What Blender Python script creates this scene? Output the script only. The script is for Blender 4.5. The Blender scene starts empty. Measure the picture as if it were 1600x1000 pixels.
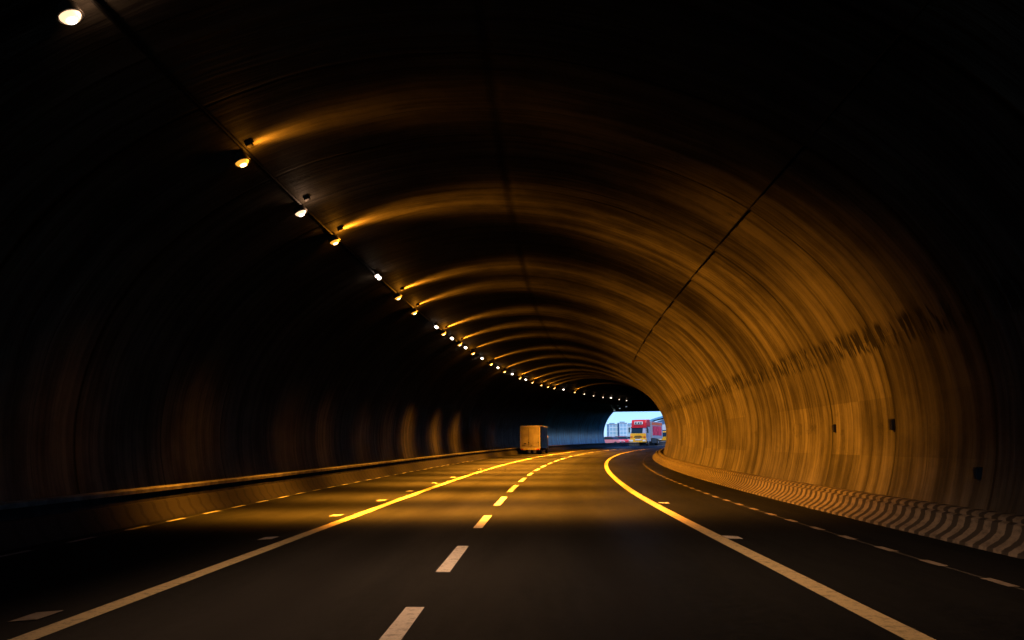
import bpy, bmesh, math, random
from mathutils import Vector, Matrix
random.seed(7)
scene = bpy.context.scene
COL = scene.collection
R = math.radians

# ------------------------------------------------------------------ road path
K0, K1, V0, V1 = 0.00060981, 2.80907e-05, 0.000336726, -3.13692e-06
CAM_H = 1.6
S0, S1, DS = -130.0, 320.0, 0.1
SM = 150.0
_N = int((S1 - S0) / DS) + 1
_px, _py, _pz, _ps = [], [], [], []
def _build_path():
    x = y = z = 0.0
    for i in range(_N):
        s = S0 + i * DS
        sp = max(s, 0.0); sm = min(sp, SM)
        psi = K0 * s + K1 * sm * sm / 2 + (K1 * SM * (s - SM) if s > SM else 0)
        sl = V0 * sm + V1 * sm * sm / 2
        _px.append(x); _py.append(y); _pz.append(z); _ps.append(psi)
        x += math.sin(psi) * DS; y += math.cos(psi) * DS; z += sl * DS
    i0 = int(round(-S0 / DS))
    ox, oy, oz = _px[i0], _py[i0], _pz[i0]
    for i in range(_N):
        _px[i] -= ox; _py[i] -= oy; _pz[i] -= oz
_build_path()
def path(s):
    t = (s - S0) / DS
    i = max(0, min(_N - 2, int(t))); f = t - i
    L = lambda a: a[i] + (a[i + 1] - a[i]) * f
    return L(_px), L(_py), L(_pz), L(_ps)
def P(s, a, z=0.0):
    x, y, zz, ps = path(s)
    return Vector((x + a * math.cos(ps), y - a * math.sin(ps), zz + z))
Q = [-1.2852, 11.2236, 2.059, 1.0355, -0.0101, -0.7627, -0.0303, 0.2306]
KS = 1.6 / 2.2
def prof(ph, d=0.0):
    r = (Q[1] + Q[2] * math.cos(2 * ph) + Q[3] * math.sin(ph) + Q[4] * math.sin(3 * ph)
         + Q[5] * math.cos(ph) + Q[6] * math.cos(3 * ph) + Q[7] * math.cos(4 * ph))
    r = r * KS - d
    return KS * Q[0] + r * math.cos(ph), KS * 2.5 + r * math.sin(ph)

# ------------------------------------------------------------------ materials
def mat_new(name):
    m = bpy.data.materials.new(name); m.use_nodes = True
    nt = m.node_tree
    return m, nt, nt.nodes['Principled BSDF']
class G:
    """tiny node-graph helper"""
    def __init__(s, nt): s.nt = nt
    def n(s, t, **kw):
        o = s.nt.nodes.new(t)
        for k, v in kw.items(): setattr(o, k, v)
        return o
    def put(s, sock, v):
        if isinstance(v, bpy.types.NodeSocket): s.nt.links.new(v, sock)
        else: sock.default_value = v
    def math(s, op, a, b=0.0, c=None, clamp=False):
        o = s.n('ShaderNodeMath', operation=op); o.use_clamp = clamp
        s.put(o.inputs[0], a); s.put(o.inputs[1], b)
        if c is not None: s.put(o.inputs[2], c)
        return o.outputs[0]
    def comb(s, x, y, z=0.0):
        o = s.n('ShaderNodeCombineXYZ')
        for i, v in enumerate((x, y, z)): s.put(o.inputs[i], v)
        return o.outputs[0]
    def noise(s, vec, scale=1.0, detail=4.0, rough=0.55):
        o = s.n('ShaderNodeTexNoise'); s.put(o.inputs['Vector'], vec)
        o.inputs['Scale'].default_value = scale; o.inputs['Detail'].default_value = detail
        o.inputs['Roughness'].default_value = rough
        return o.outputs['Fac']
    def ramp(s, v, a, b, lo=0.0, hi=1.0):
        o = s.n('ShaderNodeMapRange'); o.interpolation_type = 'SMOOTHSTEP'
        s.put(o.inputs[0], v); s.put(o.inputs[1], a); s.put(o.inputs[2], b)
        s.put(o.inputs[3], lo); s.put(o.inputs[4], hi)
        return o.outputs[0]
    def mix(s, f, a, b, mode='MIX'):
        o = s.n('ShaderNodeMix', data_type='RGBA', blend_type=mode)
        s.put(o.inputs[0], f)
        for i, v in ((6, a), (7, b)):
            if isinstance(v, tuple): v = (*v, 1.0) if len(v) == 3 else v
            s.put(o.inputs[i], v)
        return o.outputs[2]
    def bump(s, h, strength, dist):
        o = s.n('ShaderNodeBump'); o.inputs['Strength'].default_value = strength
        o.inputs['Distance'].default_value = dist; s.put(o.inputs['Height'], h)
        return o.outputs[0]
    def uv(s):
        o = s.n('ShaderNodeTexCoord'); sp = s.n('ShaderNodeSeparateXYZ')
        s.nt.links.new(o.outputs['UV'], sp.inputs[0])
        return sp.outputs[0], sp.outputs[1]
    def obj(s): return s.n('ShaderNodeTexCoord').outputs['Object']
    def peak(s, v, c, w):   # 1 at c, 0 beyond w
        return s.ramp(s.math('ABSOLUTE', s.math('SUBTRACT', v, c)), 0.0, w, 1.0, 0.0)

def paint(name, col, rough=0.5, metal=0.0, var=0.12, scale=6.0, coat=0.0):
    m, nt, b = mat_new(name); g = G(nt)
    f = g.noise(g.obj(), scale, 5)
    dark = tuple(c * (1 - 2.2 * var) for c in col)
    lite = tuple(min(1, c * (1 + var)) for c in col)
    nt.links.new(g.mix(g.ramp(f, 0.3, 0.7), dark, lite), b.inputs['Base Color'])
    b.inputs['Metallic'].default_value = metal
    nt.links.new(g.ramp(f, 0.2, 0.8, min(1, rough + .1), max(.05, rough - .1)), b.inputs['Roughness'])
    b.inputs['Coat Weight'].default_value = coat
    return m
def glow(name, col, strength):
    m, nt, b = mat_new(name)
    b.inputs['Base Color'].default_value = (0.8, 0.8, 0.8, 1)
    b.inputs['Emission Color'].default_value = (*col, 1)
    b.inputs['Emission Strength'].default_value = strength
    return m
def glass_mat(name, col, rough=0.08):
    m, nt, b = mat_new(name)
    b.inputs['Base Color'].default_value = (*col, 1); b.inputs['Roughness'].default_value = rough
    b.inputs['Specular IOR Level'].default_value = .35
    return m

def lining_material():
    m, nt, b = mat_new('board marked concrete'); g = G(nt)
    u, v = g.uv()                       # u metres along the tunnel, v degrees round the vault
    # formwork marks: streaks that run round the vault
    wob = g.math('MULTIPLY', g.math('SUBTRACT', g.noise(g.comb(g.math('MULTIPLY', u, .35), g.math('MULTIPLY', v, .05)), 1.0, 2), .5), .35)
    uw = g.math('ADD', u, wob)
    s1 = g.noise(g.comb(g.math('MULTIPLY', uw, 1.7), g.math('MULTIPLY', v, .012)), 1.0, 3, .6)
    s2 = g.noise(g.comb(g.math('MULTIPLY', uw, 7.0), g.math('MULTIPLY', v, .03)), 1.0, 5, .7)
    s3 = g.noise(g.comb(g.math('MULTIPLY', uw, 24.0), g.math('MULTIPLY', v, .06)), 1.0, 3, .7)
    bl = g.noise(g.comb(g.math('MULTIPLY', u, .5), g.math('MULTIPLY', v, .07)), 1.0, 6, .65)
    t = g.math('ADD', g.math('MULTIPLY', g.ramp(s1, .3, .72), .45), g.math('MULTIPLY', g.ramp(s2, .28, .72), .27))
    t = g.math('ADD', t, g.math('MULTIPLY', g.ramp(s3, .3, .7), .07))
    t = g.math('ADD', t, g.math('MULTIPLY', g.ramp(bl, .32, .68), .30))
    c = g.mix(g.ramp(t, .15, 1.05), (.058, .052, .044), (.285, .26, .22))
    # panel tone, one value per pour
    cell = g.math('FLOOR', g.math('DIVIDE', g.math('SUBTRACT', u, 19.8 - 44.0 * 3), 4.4))
    wn = g.n('ShaderNodeTexWhiteNoise', noise_dimensions='1D'); g.put(wn.inputs['W'], cell)
    c = g.mix(1.0, c, g.mix(wn.outputs['Value'], (.72, .72, .72), (1.0, 1.0, 1.0)), 'MULTIPLY')
    pc = g.n('ShaderNodeTexWhiteNoise', noise_dimensions='2D')
    g.put(pc.inputs['Vector'], g.comb(g.math('FLOOR', g.math('DIVIDE', u, 2.2)), g.math('FLOOR', g.math('DIVIDE', g.math('ADD', v, 3.0), 8.6))))
    low = g.ramp(v, 12.0, 24.0, 1.0, .25)
    c = g.mix(low, c, g.mix(1.0, c, g.mix(pc.outputs['Value'], (.66, .66, .66), (1.05, 1.05, 1.05)), 'MULTIPLY'))
    # joints
    def joint(period, w, off):
        fr = g.math('FRACT', g.math('DIVIDE', g.math('SUBTRACT', g.math('ADD', uw, 1000.0 * period), off), period))
        d = g.math('MULTIPLY', g.math('MINIMUM', fr, g.math('SUBTRACT', 1.0, fr)), period)
        return g.ramp(d, w * .4, w, 1.0, 0.0)
    j1 = joint(4.4, .12, 19.8)
    j2 = g.math('MULTIPLY', joint(4.4, .03, 18.1), g.ramp(bl, .35, .6))
    dk = g.math('MAXIMUM', g.math('MULTIPLY', j1, .95), g.math('MULTIPLY', j2, .6))
    # drip marks along the wall joint, cold joint near the cable, damp crown
    drip = g.ramp(g.noise(g.comb(g.math('MULTIPLY', u, 4.2), g.math('MULTIPLY', v, .16)), 1.0, 2, .6), .47, .55)
    gate = g.ramp(g.noise(g.comb(g.math('MULTIPLY', u, 4.2), 7.7), 1.0, 2), .3, .45, .35, 1.0)
    vv = g.math('ADD', v, g.math('MULTIPLY', g.math('SUBTRACT', g.noise(g.comb(u, 3.3), 5.0, 2), .5), 1.6))
    dk = g.math('MAXIMUM', dk, g.math('MULTIPLY', g.math('MULTIPLY', g.ramp(g.math('ABSOLUTE', g.math('SUBTRACT', vv, 14.5)), 1.2, 2.6, 1.0, 0.0), drip), g.math('MULTIPLY', gate, 1.0)))
    st2 = g.ramp(g.noise(g.comb(g.math('MULTIPLY', u, 1.6), g.math('MULTIPLY', v, .10), 5.0), 1.0, 4, .7), .54, .66)
    dk = g.math('MAXIMUM', dk, g.math('MULTIPLY', g.math('MULTIPLY', g.peak(vv, 42.5, 4.5), st2), .8))
    dk = g.math('MAXIMUM', dk, g.math('MULTIPLY', g.peak(vv, 90, 1.7), g.ramp(bl, .3, .6, .35, .8)))
    # patches of older repair at hand height, hairline cracks
    pat = g.ramp(g.noise(g.comb(g.math('MULTIPLY', u, .7), g.math('MULTIPLY', v, .22), 2.0), 1.0, 5, .7), .56, .68)
    dk = g.math('MAXIMUM', dk, g.math('MULTIPLY', g.math('MULTIPLY', g.peak(v, 1.0, 9.0), pat), .4))
    st3 = g.ramp(g.noise(g.comb(g.math('MULTIPLY', uw, 2.1), g.math('MULTIPLY', v, .05), 9.0), 1.0, 3, .6), .6, .75)
    dk = g.math('MAXIMUM', dk, g.math('MULTIPLY', st3, .5))
    c = g.mix(dk, c, (.022, .021, .02))
    zone = g.math('MULTIPLY', g.math('GREATER_THAN', u, 119.0), g.math('GREATER_THAN', g.math('ABSOLUTE', g.math('SUBTRACT', v, 90.0)), 52.0))     # blue daylight spill near the mouth, painted into the wall colour and gloss
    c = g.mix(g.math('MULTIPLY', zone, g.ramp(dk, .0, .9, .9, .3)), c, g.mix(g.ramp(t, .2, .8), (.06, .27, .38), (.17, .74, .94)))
    nt.links.new(c, b.inputs['Base Color'])
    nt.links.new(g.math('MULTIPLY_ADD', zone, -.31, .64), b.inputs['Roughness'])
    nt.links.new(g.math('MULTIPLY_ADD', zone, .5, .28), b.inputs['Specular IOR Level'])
    h = g.math('SUBTRACT', g.math('ADD', g.math('MULTIPLY', s2, .7), g.math('MULTIPLY', s1, 1.2)), g.math('MULTIPLY', dk, .5))
    nt.links.new(g.bump(h, .8, .05), b.inputs['Normal'])
    return m

def asphalt_material():
    m, nt, b = mat_new('asphalt'); g = G(nt)
    u, v = g.uv()                       # u along, v across (metres)
    o = g.obj()
    grain = g.noise(o, 60.0, 3, .7)
    big = g.noise(g.comb(g.math('MULTIPLY', u, .12), g.math('MULTIPLY', v, .9)), 1.0, 4, .6)
    wig = g.math('MULTIPLY', g.math('SUBTRACT', g.noise(g.comb(g.math('MULTIPLY', u, .05), 0.0), 1.0, 2), .5), .5)
    vw = g.math('ADD', v, wig)
    trk = g.math('MAXIMUM', g.peak(vw, -2.75, .75), g.math('MULTIPLY', g.peak(vw, .9, .7), .9))
    trk = g.math('MAXIMUM', trk, g.math('MULTIPLY', g.peak(vw, -6.4, .8), .4))
    c = g.mix(g.math('ADD', g.math('MULTIPLY', g.ramp(grain, .3, .7), .6), g.math('MULTIPLY', g.ramp(g.noise(o, 7.0, 6, .75), .35, .68), .4)), (.005, .006, .0065), (.028, .0285, .028))
    c = g.mix(g.math('MULTIPLY', g.ramp(big, .35, .7), .45), c, (.031, .031, .030))
    seam = g.math('MAXIMUM', g.peak(g.math('ADD', vw, g.math('MULTIPLY', grain, .05)), 1.55, .05), g.peak(vw, -4.85, .05))
    c = g.mix(g.math('MULTIPLY', seam, .2), c, (.006, .006, .006))
    spots = g.ramp(g.noise(g.comb(g.math('MULTIPLY', u, 1.3), g.math('MULTIPLY', v, 2.6), 4.0), 1.0, 5, .7), .58, .72)
    c = g.mix(g.math('MULTIPLY', spots, .6), c, (.010, .010, .010))
    c = g.mix(g.math('MULTIPLY', trk, .75), c, (.009, .009, .009))
    nt.links.new(c, b.inputs['Base Color'])
    r = g.math('ADD', g.ramp(big, .3, .7, .56, .48), g.math('MULTIPLY', trk, .16))
    nt.links.new(r, b.inputs['Roughness'])
    b.inputs['Specular IOR Level'].default_value = .12
    nt.links.new(g.bump(grain, .35, .012), b.inputs['Normal'])
    return m

def marking_material(name, col):
    m, nt, b = mat_new(name); g = G(nt)
    o = g.obj()
    w = g.noise(o, 9.0, 6, .7); f = g.noise(o, 45.0, 3, .7)
    t = g.math('ADD', g.math('MULTIPLY', g.ramp(w, .5, .68), .6), g.math('MULTIPLY', g.ramp(f, .5, .66), .3))
    nt.links.new(g.mix(t, col, tuple(c * .28 for c in col)), b.inputs['Base Color'])
    b.inputs['Roughness'].default_value = .6
    nt.links.new(g.bump(f, .3, .004), b.inputs['Normal'])
    return m

def stripe_material(name, pale, dark, period, duty, soil):
    m, nt, b = mat_new(name); g = G(nt)
    u, v = g.uv()
    fr = g.math('FRACT', g.math('DIVIDE', g.math('ADD', u, 500.0), period))
    e = g.math('MULTIPLY', g.math('SUBTRACT', g.noise(g.comb(u, v), 14.0, 3), .5), .16)
    st = g.ramp(g.math('ABSOLUTE', g.math('SUBTRACT', g.math('ADD', fr, e), .5)), duty / 2 - .03, duty / 2 + .03, 1.0, 0.0)
    n = g.noise(g.comb(g.math('MULTIPLY', u, 1.0), g.math('MULTIPLY', v, 2.0)), 4.0, 6, .7)
    c = g.mix(st, dark, pale)
    c = g.mix(g.math('MULTIPLY', g.ramp(n, .4, .75), soil), c, (.04, .035, .03))
    nt.links.new(c, b.inputs['Base Color']); b.inputs['Roughness'].default_value = .75
    return m

M = {}
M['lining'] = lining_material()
M['asphalt'] = asphalt_material()
M['yellow'] = marking_material('yellow road paint', (.82, .66, .34))
M['white'] = marking_material('white road paint', (.80, .74, .64))
M['faintline'] = marking_material('faded line paint', (.10, .09, .075))
M['oldwhite'] = marking_material('worn white paint', (.40, .33, .25))
M['stripes'] = stripe_material('barrier stripes', (.27, .225, .165), (.045, .038, .03), .42, .54, .8)
M['ribs'] = stripe_material('kerb ribs', (.045, .040, .033), (.02, .018, .016), .62, .78, .6)
M['concrete'] = paint('pale concrete', (.40, .37, .32), .8, var=.2, scale=2.5)
M['darkconc'] = paint('dirty concrete', (.07, .065, .06), .85, var=.25, scale=2.0)
M['slab'] = paint('walkway slab', (.12, .11, .10), .85, var=.25, scale=1.5)
M['cable'] = paint('cable jacket', (.012, .012, .012), .6)
M['housing'] = paint('lamp housing', (.06, .055, .05), .5, metal=.4)
M['orange'] = glow('sodium bulb', (1.0, .62, .22), 9.0)
M['whiteglow'] = glow('halide bulb', (1.0, .80, .62), 7.0)
M['amberlens'] = glow('amber lens', (1.0, .40, .035), 1.2)
M['pinklens'] = glow('warm lens', (1.0, .62, .36), 1.6)
M['dimwhite'] = glow('dim bulb', (.5, .62, .62), .55)
M['ground'] = paint('ground', (.34, .34, .34), .9, var=.2, scale=.15)

# ------------------------------------------------------------------ mesh helpers
class MB:
    def __init__(s): s.v, s.f, s.uv, s.mi = [], [], [], []
    def quad(s, pts, uvs=None):
        b = len(s.v); s.v += [tuple(p) for p in pts]; s.f.append(tuple(range(b, b + len(pts)))); s.uv.append(uvs or [(0, 0)] * len(pts))
    def grid(s, rows, uvrows, closed=False):
        b = len(s.v); n = len(rows[0])
        for r in rows: s.v += [tuple(p) for p in r]
        for i in range(len(rows) - 1):
            for j in range(n if closed else n - 1):
                k = (j + 1) % n
                s.f.append((b + i * n + j, b + i * n + k, b + (i + 1) * n + k, b + (i + 1) * n + j))
                s.uv.append([uvrows[i][j], uvrows[i][k], uvrows[i + 1][k], uvrows[i + 1][j]])
    def box(s, x0, x1, y0, y1, z0, z1):
        p = [(x, y, z) for x in (x0, x1) for y in (y0, y1) for z in (z0, z1)]
        for q in ((0, 1, 3, 2), (4, 6, 7, 5), (0, 4, 5, 1), (2, 3, 7, 6), (0, 2, 6, 4), (1, 5, 7, 3)):
            s.quad([p[i] for i in q])
    def prism(s, poly, y0, y1):           # polygon in (x,z), extruded along y
        n = len(poly)
        s.quad([(x, y0, z) for x, z in poly]); s.quad([(x, y1, z) for x, z in reversed(poly)])
        for i in range(n):
            a, b = poly[i], poly[(i + 1) % n]
            s.quad([(a[0], y0, a[1]), (a[0], y1, a[1]), (b[0], y1, b[1]), (b[0], y0, b[1])])
    def tube(s, pts, r, n=8, cap=True):
        rows = []
        for i, p in enumerate(pts):
            p = Vector(p); a = Vector(pts[max(0, i - 1)]); c = Vector(pts[min(len(pts) - 1, i + 1)])
            t = (c - a).normalized(); up = Vector((0, 0, 1)) if abs(t.z) < .9 else Vector((1, 0, 0))
            x = t.cross(up).normalized(); y = x.cross(t)
            rr = r[i] if isinstance(r, (list, tuple)) else r
            rows.append([p + (x * math.cos(2 * math.pi * k / n) + y * math.sin(2 * math.pi * k / n)) * rr for k in range(n)])
        s.grid(rows, [[(0, 0)] * n] * len(rows), True)
        if cap: s.quad(rows[0]); s.quad(list(reversed(rows[-1])))
    def lathe(s, prof_, n=20, axis=2, c=(0, 0, 0)):   # prof_: (r, h) pairs
        rows = []
        for r, h in prof_:
            row = []
            for k in range(n):
                a = 2 * math.pi * k / n; e = [r * math.cos(a), r * math.sin(a)]
                e.insert(axis, h); row.append(Vector(e) + Vector(c))
            rows.append(row)
        s.grid(rows, [[(0, 0)] * n] * len(rows), True)
        s.quad(rows[0]); s.quad(list(reversed(rows[-1])))
    def build(s, name, mat, parent=None, smooth=None, bevel=0.0, merge=False):
        me = bpy.data.meshes.new(name); me.from_pydata(s.v, [], s.f)
        ul = me.uv_layers.new(name='UVMap')
        i = 0
        for q in s.uv:
            for c in q: ul.data[i].uv = c; i += 1
        me.materials.append(mat)
        if merge or bevel:
            bm = bmesh.new(); bm.from_mesh(me); bmesh.ops.remove_doubles(bm, verts=bm.verts, dist=1e-4)
            bmesh.ops.recalc_face_normals(bm, faces=bm.faces)
            if bevel:
                es = [e for e in bm.edges if len(e.link_faces) == 2 and e.calc_face_angle(0) > .6]
                bmesh.ops.bevel(bm, geom=es, offset=bevel, segments=2, affect='EDGES', profile=.6)
            bm.to_mesh(me); bm.free()
        if smooth is not None:
            for p in me.polygons: p.use_smooth = True
            me.set_sharp_from_angle(angle=R(smooth))
        me.update()
        o = bpy.data.objects.new(name, me); COL.objects.link(o)
        if parent: o.parent = parent
        return o
def tag(o, label=None, cat=None, group=None, kind=None):
    for k, v in (('label', label), ('category', cat), ('group', group), ('kind', kind)):
        if v: o[k] = v
    return o
def thing(name, label, cat, loc=(0, 0, 0), mat=None, group=None, rotz=0.0, scale=1.0):
    o = bpy.data.objects.new(name, None); COL.objects.link(o); o.empty_display_size = .2
    if mat is not None: o.matrix_world = mat
    else: o.location = loc; o.rotation_euler = (0, 0, rotz); o.scale = (scale,) * 3
    return tag(o, label, cat, group)
def frange(a, b, d):
    n = max(1, int(round((b - a) / d)))
    return [a + (b - a) * i / n for i in range(n + 1)]
def sweep(mb, section, ss, closed=False):
    """section: list of (a,z) or function of s; swept along the road path, uv = (s, arc length)"""
    rows, uvs = [], []
    for s in ss:
        sec = section(s) if callable(section) else section
        d = 0.0; uv = []
        for i, q in enumerate(sec):
            if i: d += math.hypot(q[0] - sec[i - 1][0], q[1] - sec[i - 1][1])
            uv.append((s, d))
        rows.append([P(s, a, z) for a, z in sec]); uvs.append(uv)
    mb.grid(rows, uvs, closed)
    return rows

# ------------------------------------------------------------------ tunnel shell
TEND = 154.0
REAR = -24.0  # open end added unseen behind the camera so sky light fills the near walls
tunnel = thing('road_tunnel', 'curved horseshoe concrete tunnel vault with streaked ring joints over the road', 'tunnel', P(0, 0))
tunnel.location = (0, 0, 0)
mb = MB()
phis = [R(-17 + 218 * i / 132) for i in range(133)]
s_list = []
n0 = int(math.floor((REAR - 19.8) / 4.4))
k = n0
while True:
    a = 19.8 + 4.4 * k
    if a > TEND - 4: break
    for off, d in ((0.0, .05), (.035, .05), (.04, .0), (.72, .018), (.73, .006), (1.46, .022), (1.47, .010), (2.2, .028), (2.21, .016), (2.93, .034), (2.94, .022), (3.66, .042), (3.67, .030), (4.36, .050)):
        # each pour leans in slightly towards its far end, so joints step
        if REAR <= a + off <= TEND - 4: s_list.append((a + off, -.03 if off < .038 else d))
    k += 1
def s_end(a): return 152.4 + (a + 11.3) * .45      # the mouth is cut at a slant
rows, uvs = [], []
for s, d in s_list:
    rows.append([P(s, *prof(ph, d)) for ph in phis]); uvs.append([(s, math.degrees(ph)) for ph in phis])
sl0 = s_list[-1][0]
for f in (.2, .4, .6, .8, 1.0):
    rw, uw_ = [], []
    for ph in phis:
        a, z = prof(ph, .02); e = sl0 + (s_end(a) - sl0) * f
        rw.append(P(e, a, z)); uw_.append((e, math.degrees(ph)))
    rows.append(rw); uvs.append(uw_)
mb.grid(rows, uvs)
# outer face and end rim give the shell its thickness
o_s = frange(REAR, TEND, 4)
rows2 = [[P(s if s < TEND else s_end(prof(ph)[0]), *prof(ph, -.7)) for ph in phis] for s in o_s]
mb.grid(rows2, [[(s, math.degrees(ph)) for ph in phis] for s in o_s])
mb.grid([rows[-1], rows2[-1]], [uvs[-1], uvs[-1]])
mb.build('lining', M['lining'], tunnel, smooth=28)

# lintel that closes the top of the far mouth
mb = MB()
ZL = 6.35
top = [prof(R(d), -.15) for d in frange(20, 165, 3)]
top = [p for p in top if p[1] > ZL]
poly = [(top[0][0] + .2, ZL)] + top + [(top[-1][0] - .2, ZL)]
if True:
    A = [P(s_end(p[0]) - .9, *p) for p in poly]; B = [P(s_end(p[0]) + .4, *p) for p in poly]
    mb.quad(A); mb.quad(list(reversed(B)))
    for i in range(len(poly)):
        j = (i + 1) % len(poly)
        mb.quad([A[i], B[i], B[j], A[j]])
mb.build('portal_lintel', M['darkconc'], tunnel)

# ------------------------------------------------------------------ road, kerbs, walls
ROAD_END = 300.0
mb = MB(); ss = frange(REAR, ROAD_END, 1.0)
cols = frange(-9.3, 8.0, 1.0)
mb.grid([[P(s, a, 0) for a in cols] for s in ss], [[(s, a) for a in cols] for s in ss])
road = mb.build('road', M['asphalt']); tag(road, kind='structure')

mb = MB()
sweep(mb, [(-9.32, -.3), (-9.32, .30), (-11.7, .32), (-11.7, -.3)], frange(REAR, TEND, 2))
walk = mb.build('walkway', M['slab']); tag(walk, kind='structure')

def strip(name, mat, a, w, s0, s1, z=.006, d=.6, skew=0.0):
    mb = MB(); fa = a if callable(a) else (lambda s: a)
    ss = frange(s0, s1, min(d, s1 - s0))
    if skew:
        mb.quad([P(s0, fa(s0) - w / 2, z), P(s0 + skew, fa(s0) + w / 2, z), P(s1 + skew, fa(s1) + w / 2, z), P(s1, fa(s1) - w / 2, z)])
    else:
        mb.grid([[P(s, fa(s) - w / 2, z), P(s, fa(s) + w / 2, z)] for s in ss], [[(s, 0), (s, w)] for s in ss])
    return mb.build(name, mat, road)
strip('left_edge_line', M['yellow'], -4.42, .23, REAR, 215)
strip('right_edge_line', M['yellow'], lambda s: 3.2 if s < 12 else (3.2 - .15 * min(1, (s - 12) / 16)), .25, REAR, 215)
for s0, s1 in [(-7, -3.5), (-.6, 2.6), (5.4, 8.75), (11.15, 14.0), (17.0, 20.0), (23.2, 26.9), (29.6, 34.0)] + [(37 + 6.3 * i, 40.6 + 6.3 * i) for i in range(5)] + [(68.5 + 6.3 * i, 73.3 + 6.3 * i) for i in range(14)]:
    strip('lane_dash', M['white'], -1.25, .19, s0, s1)
fl = lambda s: -8.2 - .35 * min(1, max(0, (s - 14) / 16))
strip('shoulder_line', M['faintline'], fl, .05, 4, 110)
for i in range(30):
    s = 12.6 + 2.0 * i + random.uniform(-.1, .1)
    strip('shoulder_dash', M['white'], fl, .12, s, s + .9, z=.011)
def fr_(s):
    pts = [(0, 5.48), (27, 5.36), (45, 5.5), (62, 5.75), (75, 6.1), (95, 6.4), (160, 6.4)]
    for (a, x), (b, y) in zip(pts, pts[1:]):
        if s <= b: return x + (y - x) * (s - a) / (b - a)
    return 6.4
strip('shoulder_line', M['faintline'], fr_, .05, 4, 130)
for i in range(34):
    s = 8.35 + 1.63 * i + random.uniform(-.05, .05)
    strip('shoulder_dash', M['oldwhite'], fr_, .14, s, s + .62, z=.011)
for s in (8.0, 14.9, 19.8, 25.1, 29.9, 35.6, 41.3, 52.0):
    strip('lane_marker', M['oldwhite'] if s < 10 else M['white'], -4.90, .22, s, s + .45, z=.009, skew=.12)
for s in (15.0, 23.8):
    strip('lane_marker', M['white'], 3.42, .26, s, s + .45, z=.012, skew=-.1)

BS = frange(REAR, TEND - .2, .8)
rb = thing('striped_barrier', 'low curved concrete barrier with dark and pale stripes along the right wall', 'barrier', (0, 0, 0))
mb = MB()
sweep(mb, [(6.86, -.05), (6.88, .05), (7.06, .15), (7.16, .24), (7.20, .33), (7.21, .40), (7.29, .43), (7.31, .36)], BS)
mb.build('barrier_face', M['stripes'], rb, smooth=40)
mb = MB()
sweep(mb, [(7.31, .362), (7.42, .355), (7.43, .10)], BS)
mb.build('shadow_gap', M['darkconc'], rb)  # shade of the recess put in as a dark strip
mb = MB()
sweep(mb, [(7.43, .10), (7.435, .45), (7.50, .49), (7.66, .50), (7.72, .46), (7.72, .34), (8.4, .33)], BS)
mb.build('coping', M['stripes'], rb, smooth=40)

lb = thing('ribbed_kerb', 'low ribbed brownish kerb barrier along the left edge of the road', 'kerb', (0, 0, 0))
mb = MB()
sweep(mb, [(-8.62, -.05), (-8.64, .06), (-8.78, .20), (-8.84, .36), (-8.90, .42), (-9.02, .42)], frange(REAR, TEND, .8))
mb.build('kerb_face', M['ribs'], lb, smooth=40)
pw = thing('parapet_wall', 'dark low parapet wall with pale coping along the left side of the road', 'wall', (0, 0, 0))
mb = MB()
sweep(mb, [(-9.02, -.1), (-9.03, .62), (-9.25, .62), (-9.25, -.1)], frange(REAR, 190, 1.0))
mb.build('wall_face', M['darkconc'], pw)
mb = MB()
sweep(mb, [(-8.98, .622), (-8.97, .70), (-9.0, .72), (-9.28, .72), (-9.29, .622), (-8.98, .622)], frange(REAR, 190, 1.0))
mb.build('coping', M['concrete'], pw)

# cables
mb = MB()
mb.tube([P(s, *prof(R(42.1), .03)) for s in frange(2, 60, .8)], .022, 6)
c1 = mb.build('power_cable', M['cable'], smooth=50)
tag(c1, 'thin black cable running lengthwise along the upper right vault', 'cable')
mb = MB()
mb.tube([P(s, *prof(R(131.2), .10)) for s in frange(5, 152, .8)], .04, 6)
c2 = mb.build('lamp_conduit', M['cable'], smooth=50)
tag(c2, 'dark conduit linking the row of lamps along the upper left vault', 'conduit')

# junction boxes on the right wall
for s, d, h, w, lab in ((19.9, 1.6, .26, .14, 'dark electrical box on the right wall, nearest the camera of the three'),
                     (23.9, 1.5, .22, .10, 'dark electrical box on the right wall, middle one of the three'),
                     (15.9, -4.6, .22, .10, 'dark electrical box low on the right wall just above the striped barrier')):
    x, y, z, ps = path(s)
    a, zz = prof(R(d))
    t = thing('junction_box', lab, 'electrical box', P(s, a, zz), rotz=-ps, group='boxes on the right wall')
    mb = MB(); mb.box(-.12, .02, -w / 2, w / 2, -h / 2, h / 2); mb.build('box_body', M['cable'], t, bevel=.012)
    mb = MB(); mb.box(-.14, -.121, -w / 2 + .02, w / 2 - .02, -h / 2 + .03, h / 2 - .03); mb.build('box_lid', M['housing'], t)

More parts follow.
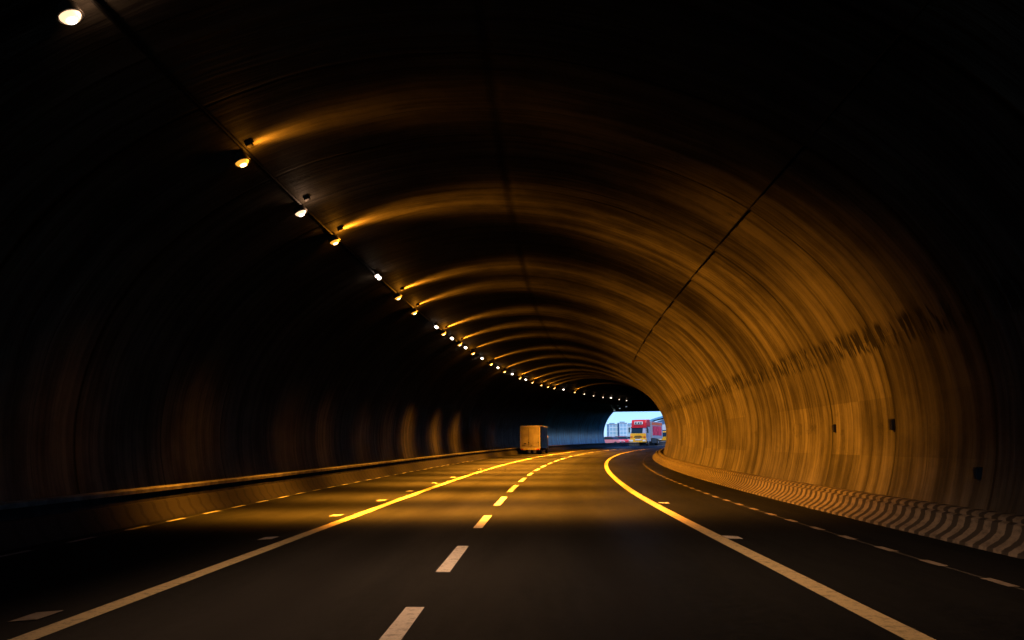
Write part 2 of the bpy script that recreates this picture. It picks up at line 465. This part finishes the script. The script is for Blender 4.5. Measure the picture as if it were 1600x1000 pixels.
# ------------------------------------------------------------------ lamps
def lamp_light(name, col, power, wx, n0, n1, up=0.0, down=False, spill=0.0, wide=.0012):
    l = bpy.data.lights.new(name, 'POINT'); l.energy = power; l.color = (1, 1, 1); l.shadow_soft_size = .08
    l.use_nodes = True; nt = l.node_tree; g = G(nt)
    em = [n for n in nt.nodes if n.type == 'EMISSION'][0]
    em.inputs['Color'].default_value = (*col, 1)
    tc = nt.nodes.new('ShaderNodeTexCoord'); sp = nt.nodes.new('ShaderNodeSeparateXYZ')
    nt.links.new(tc.outputs['Normal'], sp.inputs[0])
    x, y, z = sp.outputs            # along the tunnel, round the vault towards the crown, out of the vault
    q = g.math('DIVIDE', x, wx)
    fx = g.math('EXPONENT', g.math('MULTIPLY', g.math('MULTIPLY', q, q), -1.0))
    n = g.math('MULTIPLY', z, -1.0)
    f = g.math('MULTIPLY', g.ramp(n, n0, n1), g.ramp(y, *((-.35, .22) if down else (-.78, -.30))))
    gain = g.math('MULTIPLY', g.ramp(y, .22, .56, 5.4, 1.0), g.ramp(y, -.5, .05, .5, 1.0))
    if not down: f = g.math('MULTIPLY', f, gain)
    if down: f = g.math('MULTIPLY', f, g.ramp(y, .48, .66, 1.0, 0.0))
    f = g.math('MULTIPLY', f, fx)
    if up:
        q2 = g.math('DIVIDE', x, .27); fx2 = g.math('EXPONENT', g.math('MULTIPLY', g.math('MULTIPLY', q2, q2), -1.0))
        f = g.math('ADD', f, g.math('MULTIPLY', g.math('MULTIPLY', g.ramp(y, .3, 1.0), fx2), up))
    if spill:
        q3 = g.math('DIVIDE', x, .24); fx3 = g.math('EXPONENT', g.math('MULTIPLY', g.math('MULTIPLY', q3, q3), -1.0))
        f = g.math('ADD', f, g.math('MULTIPLY', g.math('MULTIPLY', g.math('MULTIPLY', g.ramp(y, -.7, -.86), g.ramp(n, .24, .48)), fx3), spill))
    f = g.math('ADD', f, wide)
    nt.links.new(f, em.inputs['Strength'])
    return l
ORANGE = (1.0, .335, .018)
WHITEC = (1.0, .56, .31)
PO, PW = 19000, 4700
L_OR = lamp_light('sodium light', ORANGE, PO, .27, .28, .74, .056, spill=.022, wide=.0007)
L_O1 = lamp_light('first sodium light', ORANGE, PO * .9, .21, .40, .82, .010, spill=.012, wide=.0003)
L_SP = lamp_light('spilling sodium light', ORANGE, PO, .36, .28, .74, .056, spill=.15, wide=.0006)
L_OR2 = lamp_light('weak sodium light', ORANGE, PO * .35, .40, .28, .74, .056, spill=.003)
L_WH = lamp_light('halide light', WHITEC, PW, .5, .5, .95, down=True)
L_WH2 = lamp_light('weak halide light', WHITEC, PW * .08, .5, .5, .95, down=True)

def lamp_matrix(s, deg, d):
    ph = R(deg); x, y, z, ps = path(s)
    fwd = Vector((math.sin(ps), math.cos(ps), 0)); rt = Vector((math.cos(ps), -math.sin(ps), 0)); up = Vector((0, 0, 1))
    e = 1e-3
    a0, z0 = prof(ph); a1, z1 = prof(ph - e)
    ty = (rt * (a1 - a0) + up * (z1 - z0)).normalized()      # round the ring, towards the crown
    nz = fwd.cross(ty).normalized()                          # out of the tunnel
    if nz.z < 0: nz = -nz
    xx = ty.cross(nz)
    m = Matrix((xx, ty, nz)).transposed().to_4x4()
    m.translation = P(s, a0, z0) - nz * d
    return m
def floodlight(t, lens, size=1.0):
    mb = MB(); mb.box(-.05, .05, -.04, .04, .06, .19); mb.box(-.14, .14, -.10, .10, .17, .24)
    mb.build('bracket', M['housing'], t, bevel=.01)
    mb = MB()
    mb.lathe([(.10, .09), (.17, .06), (.185, -.06), (.20, -.10), (.17, -.10), (.165, -.06)], 20)
    mb.build('housing', M['housing'], t, smooth=40)
    mb = MB()
    r = .155 * size
    mb.lathe([(r * .98, -.055), (r, -.085), (r * .86, -.125), (r * .5, -.155), (.01, -.165)], 20)
    mb.build('lens', lens[0], t, smooth=60)
    mb = MB(); mb.lathe([(r * .5, -.153), (r * .48, -.172), (r * .25, -.186), (.01, -.19)], 16)
    mb.build('bulb_glow', lens[1], t, smooth=60)
    mb = MB(); mb.box(.13, .30, .27, .42, .08, .21)
    mb.build('ballast_box', M['housing'], t, bevel=.02)
def twinlight(t, lens):
    mb = MB(); mb.box(-.30, .30, -.07, .07, .10, .24); mb.box(-.36, .36, -.10, .10, .03, .12)
    mb.build('housing', M['housing'], t, bevel=.012)
    for sx in (-.2, .2):
        mb = MB(); mb.lathe([(.075, .03), (.085, -.01), (.06, -.05), (.01, -.07)], 14, c=(sx, 0, 0))
        mb.build('lens', lens, t, smooth=60)
row = [(11.04, 'B', 133.2, 0), (17.52, '1', 132.0, 21), (21.69, 'B', 131.5, 8), (25.04, 'O', 131.1, 14), (31.2, 'T', 130.6, 0), (35.17, 'O', 131.0, 2), (39.24, 'O', 131.4, 12),
       (45.3, 'T', 130.8, 0), (47.49, 'O', 130.9, 0), (50.6, 'T', 130.7, 0), (53.24, 'O', 130.6, 0), (55.95, 'T', 130.6, 0), (58.9, 'S', 130.6, 0), (63.6, 'T', 130.8, 0), (67.75, 'S', 130.7, 0),
       (72.1, 'T', 131.2, 0), (75.4, 'S', 131.2, 0), (79.9, 'T', 131.0, 0), (84.25, 'O', 131.2, 0), (88, 'T', 131.1, 0), (91.7, 'O', 131.0, 0), (97.0, 'o', 130.7, 0), (101, 'o', 130.4, 0), (104.7, 'o', 130.0, 0),
       (110.4, 'T', 129.4, 0), (116.8, 'o', 128.6, 0), (122.7, 'B2', 128.4, 0), (128.6, 'B2', 128.5, 0), (134.3, 'B2', 128.2, 0), (139.2, 'T', 128.1, 0), (144.9, 'B2', 128.0, 0), (149.5, 'B2', 128.5, 0)]
words = 'nearest second third fourth fifth sixth seventh eighth ninth tenth eleventh twelfth thirteenth fourteenth fifteenth sixteenth seventeenth eighteenth nineteenth twentieth'.split()
words += ['twenty ' + w for w in 'first second third fourth fifth sixth seventh eighth ninth'.split()] + ['thirtieth', 'thirty first', 'farthest']
protos = {}
def copy_tree(o, m):
    c = o.copy(); COL.objects.link(c); c.matrix_world = m
    for ch in o.children:
        if ch.type != 'MESH': continue
        d = ch.copy(); COL.objects.link(d); d.parent = c
    return c
for i, (s, k, deg, tilt) in enumerate(row):
    s *= 1.013 if s < 140 else 1.006
    m = lamp_matrix(s, deg + .15, .20)
    kind = {'B': 'white', 'B2': 'small white', 'O': 'orange', '1': 'orange', 'S': 'orange', 'o': 'dim orange', 'T': 'twin bulb'}[k]
    lab = f'{kind} lamp on the left vault, {words[i]} along the lamp row from the camera'
    if i == 0: lab = 'big white glaring lamp in the top left corner, nearest in the row'
    if i == 1: lab = 'large orange glaring lamp high on the left vault, second nearest in the row'
    if k in protos:
        t = copy_tree(protos[k], m); t['label'] = lab
    else:
        t = thing('tunnel_lamp', lab, 'tunnel lamp', mat=m, group='lamps along the left vault'); protos[k] = t
        if k == 'T': twinlight(t, M['whiteglow'])
        else: floodlight(t, (M['amberlens'], M['orange']) if k in 'OoS1' else (M['pinklens'], M['whiteglow']), .8 if k == 'B2' else 1.0)
    data = {'B': L_WH, 'B2': L_WH2, 'O': L_OR, '1': L_O1, 'S': L_SP, 'o': L_OR2, 'T': L_WH2}[k]
    lo = bpy.data.objects.new('lamp_beam', data); COL.objects.link(lo)
    lo.matrix_world = m @ Matrix.Translation((0, 0, -.12) if k == 'T' else (0, .0, -.27) if k == 'S' else (0, .235, -.10)) @ Matrix.Rotation(R(tilt), 4, 'Y')
    lo.parent = t; lo.matrix_parent_inverse = m.inverted()
# three small lamps on the lintel
for j, (a, z) in enumerate(((-9.2, 6.62), (-8.3, 6.95), (-7.2, 7.25))):
    x, y, zz, ps = path(s_end(a) - .9)
    t = thing('lintel_lamp', f'small white lamp on the far lintel above the mouth, {("left", "middle", "right")[j]} of three', 'lamp', P(s_end(a) - .92, a, z), rotz=-ps + .42, group='small lamps on the far lintel')
    mb = MB(); mb.box(-.2, .2, -.02, .2, -.1, .12); mb.build('housing', M['housing'], t, bevel=.02)
    mb = MB(); mb.box(-.14, .14, -.06, -.021, -.05, .05); mb.build('lens', M['dimwhite'], t)

# ------------------------------------------------------------------ vehicles
def wheel(parent, x, y, r, w):
    mb = MB(); mb.lathe([(r * .55, -w / 2), (r * .93, -w / 2), (r, -w * .35), (r, w * .35), (r * .93, w / 2), (r * .55, w / 2)], 20, axis=0, c=(x, y, r))
    ty = mb.build('wheel', M['tyre'], parent, smooth=40)
    mb = MB(); mb.lathe([(r * .16, -w * .56), (r * .5, -w * .42), (r * .56, -w * .3), (r * .56, w * .3), (r * .5, w * .42), (r * .16, w * .56)], 16, axis=0, c=(x, y, r))
    mb.build('rim', M['steel'], ty, smooth=40)
M['tyre'] = paint('rubber', (.02, .02, .02), .85)
M['steel'] = paint('steel', (.35, .35, .36), .4, metal=.6)
M['boxwhite'] = paint('dirty white panel', (.55, .50, .42), .55, var=.12, scale=1.5)
M['boxgrey'] = paint('grey door panel', (.42, .37, .27), .5, var=.14, scale=1.2)
M['black'] = paint('black plastic', (.015, .015, .016), .5)
M['glassdark'] = glass_mat('dark windscreen', (.008, .02, .03), .15)
M['redlens'] = glass_mat('red lens', (.45, .02, .015), .25)
M['smear'] = paint('dark print', (.06, .04, .02), .6)
M['plate'] = paint('plate', (.55, .42, .10), .5)

# pale box lorry seen from behind, in the left lane
vs, va = 95.0, -7.25
x, y, z, ps = path(vs)
van = thing('box_van', 'pale box van seen from behind, driving in the left lane deep in the tunnel', 'van', P(vs, va, 0), rotz=-ps, scale=.95)
# local axes: x right, y forward; rear doors at y = 0
W, Hh, L_ = 1.22, 3.42, 5.4
mb = MB(); mb.box(-W, W, .06, L_, .78, Hh); mb.build('cargo_box', M['boxwhite'], van, bevel=.06)
mb = MB()
mb.box(-W - .01, -W + .09, 0, .12, .72, Hh); mb.box(W - .09, W + .01, 0, .12, .72, Hh)
mb.box(-W + .09, W - .09, 0, .12, Hh - .13, Hh + .01); mb.box(-W + .09, W - .09, 0, .12, .72, .86)
mb.build('rear_frame', M['boxwhite'], van)
for sx in (-1, 1):
    mb = MB(); x0, x1 = (-W + .11, -.12) if sx < 0 else (-.10, W - .13)
    mb.box(x0, x1, .015, .07, .90, Hh - .16); d_ = mb.build('rear_door', M['boxgrey'], van, bevel=.012)
    mb = MB(); hx = x1 - .07 if sx < 0 else x1 - .10
    mb.tube([(hx, -.005, 1.05), (hx, -.005, Hh - .25)], .018, 6); mb.box(hx - .05, hx + .05, -.03, .014, 1.36, 1.48)
    mb.build('lock_bar', M['black'], d_)
for bx_ in ((-.98, -.62, .0, .014, 1.06, 1.13), (-.80, -.48, .002, .013, 1.22, 1.34), (.08, .28, .0, .014, 1.05, 1.12)):
    mb = MB(); mb.box(*bx_); mb.build('door_print', M['smear'], van)
mb = MB(); mb.box(-W + .05, W - .05, -.10, .05, .50, .70); mb.build('rear_bumper', M['plate'], van, bevel=.02)
for sx in (-1, 1):
    mb = MB(); mb.box(sx * .98 - .14, sx * .98 + .14, -.125, -.101, .53, .67); mb.build('tail_light', M['redlens'], van)
mb = MB(); mb.box(-.26, .26, -.118, -.102, .54, .66); mb.build('number_plate', M['boxwhite'], van)
mb = MB(); mb.prism([(-1.05, .55), (1.05, .55), (1.05, 2.1), (.9, 2.5), (-.9, 2.5), (-1.05, 2.1)], L_ + .1, L_ + 1.7); mb.build('cab', M['boxwhite'], van, bevel=.08)
mb = MB(); mb.box(-.5, -.35, .1, L_ + 1.5, .48, .76); mb.box(.35, .5, .1, L_ + 1.5, .48, .76); mb.build('chassis', M['black'], van)
for sx in (-1, 1):
    mb = MB(); mb.box(sx * .9 - .2, sx * .9 + .2, .25, .28, .12, .62); mb.build('mud_flap', M['black'], van)
    wheel(van, sx * .92, 1.3, .42, .44); wheel(van, sx * .95, L_ + .9, .42, .26)
# side marker strip low on the box
mb = MB(); mb.box(W + .001, W + .03, .4, L_ - .3, .80, .90); mb.build('side_rail', M['steel'], van)

# ------------------------------------------------------------------ truck outside the mouth
M['tred'] = paint('truck red', (.55, .008, .01), .45, coat=.0, var=.08)
M['tyel'] = paint('truck yellow', (.85, .42, .004), .45, coat=.0, var=.1)
M['torange'] = paint('truck orange', (.75, .13, .008), .45, var=.1)
M['twhite'] = paint('truck white', (.75, .75, .75), .4)
M['tsilver'] = paint('truck silver', (.40, .42, .50), .35, metal=.3)
M['tpink'] = paint('crimson panel', (.75, .012, .06), .5, var=.15, scale=1.2)
M['lampglass'] = glass_mat('headlight glass', (.7, .7, .65), .15)
x, y, z, ps = path(165.0)
truck = thing('cargo_truck', 'red and yellow cargo truck facing the tunnel outside the bright far mouth', 'truck', P(165.0, -9.2, 0), rotz=-ps - .02, scale=1.33)
# front face at y=0 looks to -y (towards the tunnel)
mb = MB()
prof_cab = [(0.02, .62), (-.02, 1.25), (.03, 1.72), (.10, 1.80), (.34, 2.72), (.42, 2.78), (2.05, 2.78), (2.05, .62)]
def xprism(mb, poly, x0, x1):
    n = len(poly)
    mb.quad([(x0, y_, z_) for y_, z_ in poly]); mb.quad([(x1, y_, z_) for y_, z_ in reversed(poly)])
    for i in range(n):
        a, b = poly[i], poly[(i + 1) % n]
        mb.quad([(x0, *a), (x1, *a), (x1, *b), (x0, *b)])
xprism(mb, prof_cab, -1.22, 1.22)
cab = mb.build('cab', M['tsilver'], truck, bevel=.05)
mb = MB(); xprism(mb, [(.30, 2.79), (.36, 3.40), (.55, 3.82), (2.0, 3.90), (2.0, 2.79)], -1.18, 1.18)
hd = mb.build('roof_fairing', M['tred'], cab, bevel=.10)
mb = MB(); xprism(mb, [(.305, 3.16), (.325, 3.16), (.385, 3.56), (.365, 3.56)], -.66, .66); 
for v_ in range(len(mb.v)): mb.v[v_] = (mb.v[v_][0], mb.v[v_][1] - .06, mb.v[v_][2])
mb.build('roof_sign', M['twhite'], cab)
for xx in (-.42, .0, .38):
    mb = MB(); mb.box(xx - .12, xx + .14, .235, .262, 3.22, 3.46); mb.build('sign_block', M['glassdark'], cab)
mb = MB(); xprism(mb, [(.05, 1.84), (.30, 2.66), (.36, 2.66), (.14, 1.84)], -1.10, .66)
mb.build('windscreen', M['glassdark'], cab)
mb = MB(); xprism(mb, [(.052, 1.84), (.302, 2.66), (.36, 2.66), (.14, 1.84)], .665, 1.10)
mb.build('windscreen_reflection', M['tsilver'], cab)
mb = MB(); xprism(mb, [(.20, 2.66), (.22, 2.80), (.42, 2.82), (.42, 2.66)], -1.26, 1.26); mb.build('sun_visor', M['tred'], cab)
mb = MB(); xprism(mb, [(-.10, 1.10), (-.07, 1.78), (.06, 1.80), (.06, 1.10)], -1.24, 1.24); mb.build('grille_panel', M['tyel'], cab, bevel=.03)
mb = MB(); mb.box(-.62, .66, -.125, -.101, 1.22, 1.34); mb.box(-.5, .5, -.122, -.101, 1.42, 1.47); mb.build('grille_slot', M['black'], cab)
mb = MB(); xprism(mb, [(-.16, .48), (-.16, 1.00), (-.08, 1.08), (.2, 1.08), (.2, .48)], -1.26, 1.26); mb.build('bumper', M['tyel'], cab, bevel=.05)
mb = MB(); mb.box(-.42, .55, -.19, -.161, .80, .98); mb.build('number_plate', M['twhite'], cab)
mb = MB(); mb.box(-.40, .30, -.185, -.161, 1.0, 1.06); mb.build('badge', M['black'], cab)
for sx in (-1, 1):
    mb = MB(); mb.box(sx * .98 - .22, sx * .98 + .22, -.20, -.161, .62, .88); mb.build('headlight', M['lampglass'], cab, bevel=.01)
    mb = MB(); mb.box(sx * 1.02 - .16, sx * 1.02 + .16, -.13, -.101, 1.18, 1.42); mb.build('indicator', M['torange'], cab)
    mb = MB(); mb.box(sx * 1.42 - .09, sx * 1.42 + .09, .02, .12, 1.95, 2.72); mb.box(min(sx * 1.22, sx * 1.36), max(sx * 1.22, sx * 1.36), .05, .09, 2.5, 2.56); mb.build('mirror', M['black'], cab, bevel=.02)
    mb = MB(); mb.box(sx * 1.225 - .006, sx * 1.225 + .006, .35, 1.15, 1.85, 2.5); mb.build('side_window', M['glassdark'], cab)
    wheel(truck, sx * 1.05, 1.0, .52, .32); wheel(truck, sx * .98, 5.2, .52, .5)
mb = MB(); mb.box(-1.25, 1.25, 2.35, 7.1, 1.10, 3.62); bx = mb.build('cargo_box', M['tsilver'], truck, bevel=.05)
mb = MB(); mb.box(1.251, 1.268, 2.75, 6.6, 1.55, 2.95); mb.build('side_panel', M['tpink'], bx)
mb = MB(); mb.box(1.251, 1.262, 2.5, 6.9, 3.05, 3.5); mb.build('roof_band', M['torange'], bx)
mb = MB(); mb.box(1.0, 1.24, 2.3, 4.4, .42, 1.05); mb.box(-1.24, -1.0, 2.3, 4.4, .42, 1.05); mb.box(-.5, .5, .2, 7.0, .55, 1.0); mb.build('side_skirt', M['black'], truck)
mb = MB(); mb.box(-1.2, 1.2, .0, .3, .22, .47); mb.build('front_underrun', M['black'], truck)

# vehicles and buildings beyond
_c0 = P(TEND, 0); _pm = path(TEND)[3]
GSL = V0 * SM + V1 * SM * SM / 2
def out_at(x, y):            # a point on the rising ground beyond the mouth
    d = (x - _c0.x) * math.sin(_pm) + (y - _c0.y) * math.cos(_pm)
    return Vector((x, y, _c0.z - .07 + GSL * d))
def car(s, a, mat, lab, rot, sc_=1.0):
    t = thing('parked_car', lab, 'car', out_at(s, a) + Vector((0, 0, .01)), rotz=rot, group='cars beyond the far mouth', scale=sc_)
    mb = MB(); xprism(mb, [(-2.15, .32), (-2.2, .72), (-1.95, .92), (-1.0, .98), (1.5, 1.0), (2.1, .9), (2.15, .35)], -.9, .9); mb.build('body', mat, t, bevel=.08)
    mb = MB(); xprism(mb, [(-1.05, .98), (-.35, 1.46), (1.05, 1.48), (1.75, 1.0)], -.78, .78); mb.build('cabin', M['glassdark'], t, bevel=.05)
    mb = MB(); xprism(mb, [(-.30, 1.47), (-.2, 1.51), (.95, 1.53), (1.02, 1.47)], -.74, .74); mb.build('roof', mat, t)
    for sx in (-1, 1):
        mb = MB(); mb.box(sx * .62 - .17, sx * .62 + .17, -2.24, -2.17, .60, .76); mb.build('headlight', M['lampglass'], t)
        wheel(t, sx * .8, -1.35, .33, .22); wheel(t, sx * .8, 1.35, .33, .22)
    return t
M['carred'] = paint('car red', (.62, .05, .06), .35, coat=.5, var=.05)
M['carpink'] = paint('car salmon', (.70, .22, .22), .35, coat=.5, var=.05)
M['carwhite'] = paint('car white', (.8, .8, .8), .35, coat=.5, var=.05)
car(17.4, 186, M['carpink'], 'salmon car outside the far mouth, leftmost behind the parapet', .9, 1.25)
car(20.1, 192, M['carred'], 'red car outside the far mouth, between the salmon and the white car', .3, 1.3)
car(23.2, 199, M['carwhite'], 'white car outside the far mouth just left of the red and yellow truck', .2, 1.3)

M['bglass'] = None
def facade_material():
    m, nt, b = mat_new('blue glass facade'); g = G(nt)
    u, v = g.uv()
    fx = g.math('FRACT', g.math('DIVIDE', u, 3.2)); fy = g.math('FRACT', g.math('DIVIDE', v, 3.6))
    fr = g.math('MAXIMUM', g.math('LESS_THAN', fx, .2), g.math('LESS_THAN', fy, .22))
    c = g.mix(fr, (.24, .44, .56), (.55, .68, .74))  # distance haze mixed into the facade colours as paler tones
    nt.links.new(c, b.inputs['Base Color']); b.inputs['Roughness'].default_value = .3
    return m
M['facade'] = facade_material()
M['roofblue'] = paint('blue roof sheet', (.10, .30, .48), .5, var=.15, scale=.3)
M['pale'] = paint('pale cladding', (.55, .60, .64), .7, var=.12, scale=.2)
def tower(name, lab, x, y, w, d, h, rot):
    t = thing(name, lab, 'building', out_at(x, y) - Vector((0, 0, .3)), rotz=rot, group='glass buildings beyond the far mouth')
    mb = MB(); c = [(-w / 2, 0), (w / 2, 0), (w / 2, d), (-w / 2, d)]; u = 0
    for i in range(4):
        p, q = c[i], c[(i + 1) % 4]; l = math.hypot(q[0] - p[0], q[1] - p[1])
        mb.quad([(*p, 0), (*q, 0), (*q, h), (*p, h)], [(u, 0), (u + l, 0), (u + l, h), (u, h)]); u += l
    mb.quad([(*p, h) for p in c])
    mb.build('facade', M['facade'], t)
    mb = MB(); mb.box(-w / 2 - .3, w / 2 + .3, -.3, d + .3, h, h + .5); mb.build('roof', M['pale'], t)
    mb = MB(); mb.box(-w / 3, w / 4, d * .2, d * .5, h + .5, h + 1.5); mb.build('roof_plant', M['roofblue'], t)
tower('glass_building', 'blue glass building outside the far mouth, leftmost beside the tunnel wall', 76.5, 800, 8, 12, 14.0, .1)
tower('glass_building', 'taller blue glass building outside the mouth, between two others', 85.0, 790, 7.4, 12, 15.0, .05)
tower('glass_building', 'pale blue glass building outside the mouth, nearest the truck cab', 94.5, 805, 8, 12, 13.6, .0)

hall = thing('canopy_hall', 'blue arched roof hall outside the far mouth behind the truck box', 'building', out_at(52, 305) - Vector((0, 0, .3)), rotz=-.1)
mb = MB()
arc = [(-15 + 30 * i / 24, 5.8 + 4.2 * math.cos(math.pi * (i / 24 - .5))) for i in range(25)]
mb.prism([(p[0], p[1]) for p in arc] + [(p[0], p[1] - .7) for p in reversed(arc)], 0, 24)
mb.build('roof', M['roofblue'], hall, smooth=30)
mb = MB(); mb.prism([(-13.5, 0)] + [(p[0] * .9, p[1] - 1.2) for p in arc] + [(13.5, 0)], 1.5, 22); mb.build('wall', M['pale'], hall)
for k in range(5):
    mb = MB(); mb.box(-11.6 + 4.7 * k, -8.6 + 4.7 * k, 1.40, 1.49, 1.6, 4.4); mb.build('window', M['glassdark'] if k % 2 else M['roofblue'], hall)

x, y, z, ps = path(180)
bus = thing('yellow_lorry', 'orange and yellow lorry half hidden by the right tunnel wall outside the mouth', 'truck', P(180, -9.6, 0), rotz=-ps - .05, scale=1.2)
mb = MB(); xprism(mb, [(0, .55), (-.05, 1.4), (.30, 2.3), (1.9, 2.4), (1.9, .55)], -1.15, 1.15); mb.build('cab', M['tyel'], bus, bevel=.06)
mb = MB(); xprism(mb, [(-.07, 1.45), (.22, 2.2), (.30, 2.2), (.03, 1.45)], -1.0, 1.0); mb.build('windscreen', M['glassdark'], bus)
mb = MB(); mb.box(-1.2, 1.2, 2.1, 6.5, .9, 2.3); mb.build('cargo_body', M['torange'], bus, bevel=.05)
mb = MB(); mb.box(-1.22, 1.22, 2.05, 6.55, 2.31, 2.62); mb.build('load_cover', M['black'], bus)
mb = MB(); mb.box(-1.1, 1.1, -.1, .1, .4, .8); mb.build('bumper', M['black'], bus)
for sx in (-1, 1):
    mb = MB(); mb.box(sx * .8 - .2, sx * .8 + .2, -.13, -.06, .9, 1.15); mb.build('headlight', M['lampglass'], bus)
    wheel(bus, sx * .98, .95, .5, .3); wheel(bus, sx * .95, 5.0, .5, .45)

# ground beyond the mouth, gently rising to the horizon
c0 = P(TEND, 0); _, _, _, psm = path(TEND)
fw = Vector((math.sin(psm), math.cos(psm), 0)); rt = Vector((math.cos(psm), -math.sin(psm), 0))
mb = MB(); gy = [0.35, 12, 30, 60, 120, 240, 500, 1000, 2500, 6000]; gx = [-6000, -2000, -600, -200, -80, -40, -20, 0, 20, 40, 80, 200, 600, 2000, 6000]
SL = V0 * SM + V1 * SM * SM / 2
mb.grid([[c0 + fw * yy + rt * xx + Vector((0, 0, -.07 + SL * min(yy, 2500) - (0.0))) for xx in gx] for yy in gy], [[(xx, yy) for xx in gx] for yy in gy])
gr = mb.build('ground', M['ground']); tag(gr, kind='structure')

# ------------------------------------------------------------------ sky, sun, camera
SUN_EL = R(58); SUN_AZ = R(180)          # azimuth clockwise from +Y
w = bpy.data.worlds.new('World'); scene.world = w; w.use_nodes = True
nt = w.node_tree; bg = nt.nodes['Background']
sky = nt.nodes.new('ShaderNodeTexSky'); sky.sky_type = 'NISHITA'; sky.sun_disc = False
sky.sun_elevation = SUN_EL; sky.sun_rotation = SUN_AZ; sky.air_density = 1.0; sky.dust_density = .2; sky.ozone_density = 4.0
tint = nt.nodes.new('ShaderNodeMix'); tint.data_type = 'RGBA'; tint.blend_type = 'MULTIPLY'
tint.inputs[0].default_value = 1.0; tint.inputs[7].default_value = (.55, .85, 1.5, 1)
nt.links.new(sky.outputs[0], tint.inputs[6])
nt.links.new(tint.outputs[2], bg.inputs['Color']); bg.inputs['Strength'].default_value = .15
sl = bpy.data.lights.new('sun', 'SUN'); sl.energy = 4.5; sl.angle = R(.53); sl.color = (1, .97, .93)
so = bpy.data.objects.new('sun', sl); COL.objects.link(so)
sd = Vector((math.sin(SUN_AZ) * math.cos(SUN_EL), math.cos(SUN_AZ) * math.cos(SUN_EL), math.sin(SUN_EL)))
so.rotation_euler = sd.to_track_quat('Z', 'Y').to_euler()

cam = bpy.data.cameras.new('camera'); cam.sensor_width = 36; cam.lens = 1290 / 1600 * 36
cam.clip_start = .1; cam.clip_end = 20000
co = bpy.data.objects.new('camera', cam); COL.objects.link(co); scene.camera = co
th = math.atan((832.2695 - 800) / 1290); pit = math.atan((702.766 - 500) / 1290); roll = -.00552461
right = Vector((math.cos(th), math.sin(th), 0)); fwd = Vector((-math.sin(th) * math.cos(pit), math.cos(th) * math.cos(pit), math.sin(pit)))
up = right.cross(fwd)
r2 = right * math.cos(roll) + up * math.sin(roll); u2 = -right * math.sin(roll) + up * math.cos(roll)
mw = Matrix((r2, u2, -fwd)).transposed().to_4x4(); mw.translation = (0, 0, CAM_H)
co.matrix_world = mw

scene.view_settings.view_transform = 'Standard'; scene.view_settings.look = 'None'
scene.view_settings.exposure = 0; scene.view_settings.gamma = 1
scene.render.engine = 'CYCLES'
scene.cycles.use_denoising = True
scene.cycles.max_bounces = 2; scene.cycles.diffuse_bounces = 0; scene.cycles.glossy_bounces = 0
scene.cycles.sample_clamp_indirect = 4.0
scene.cycles.use_light_tree = True
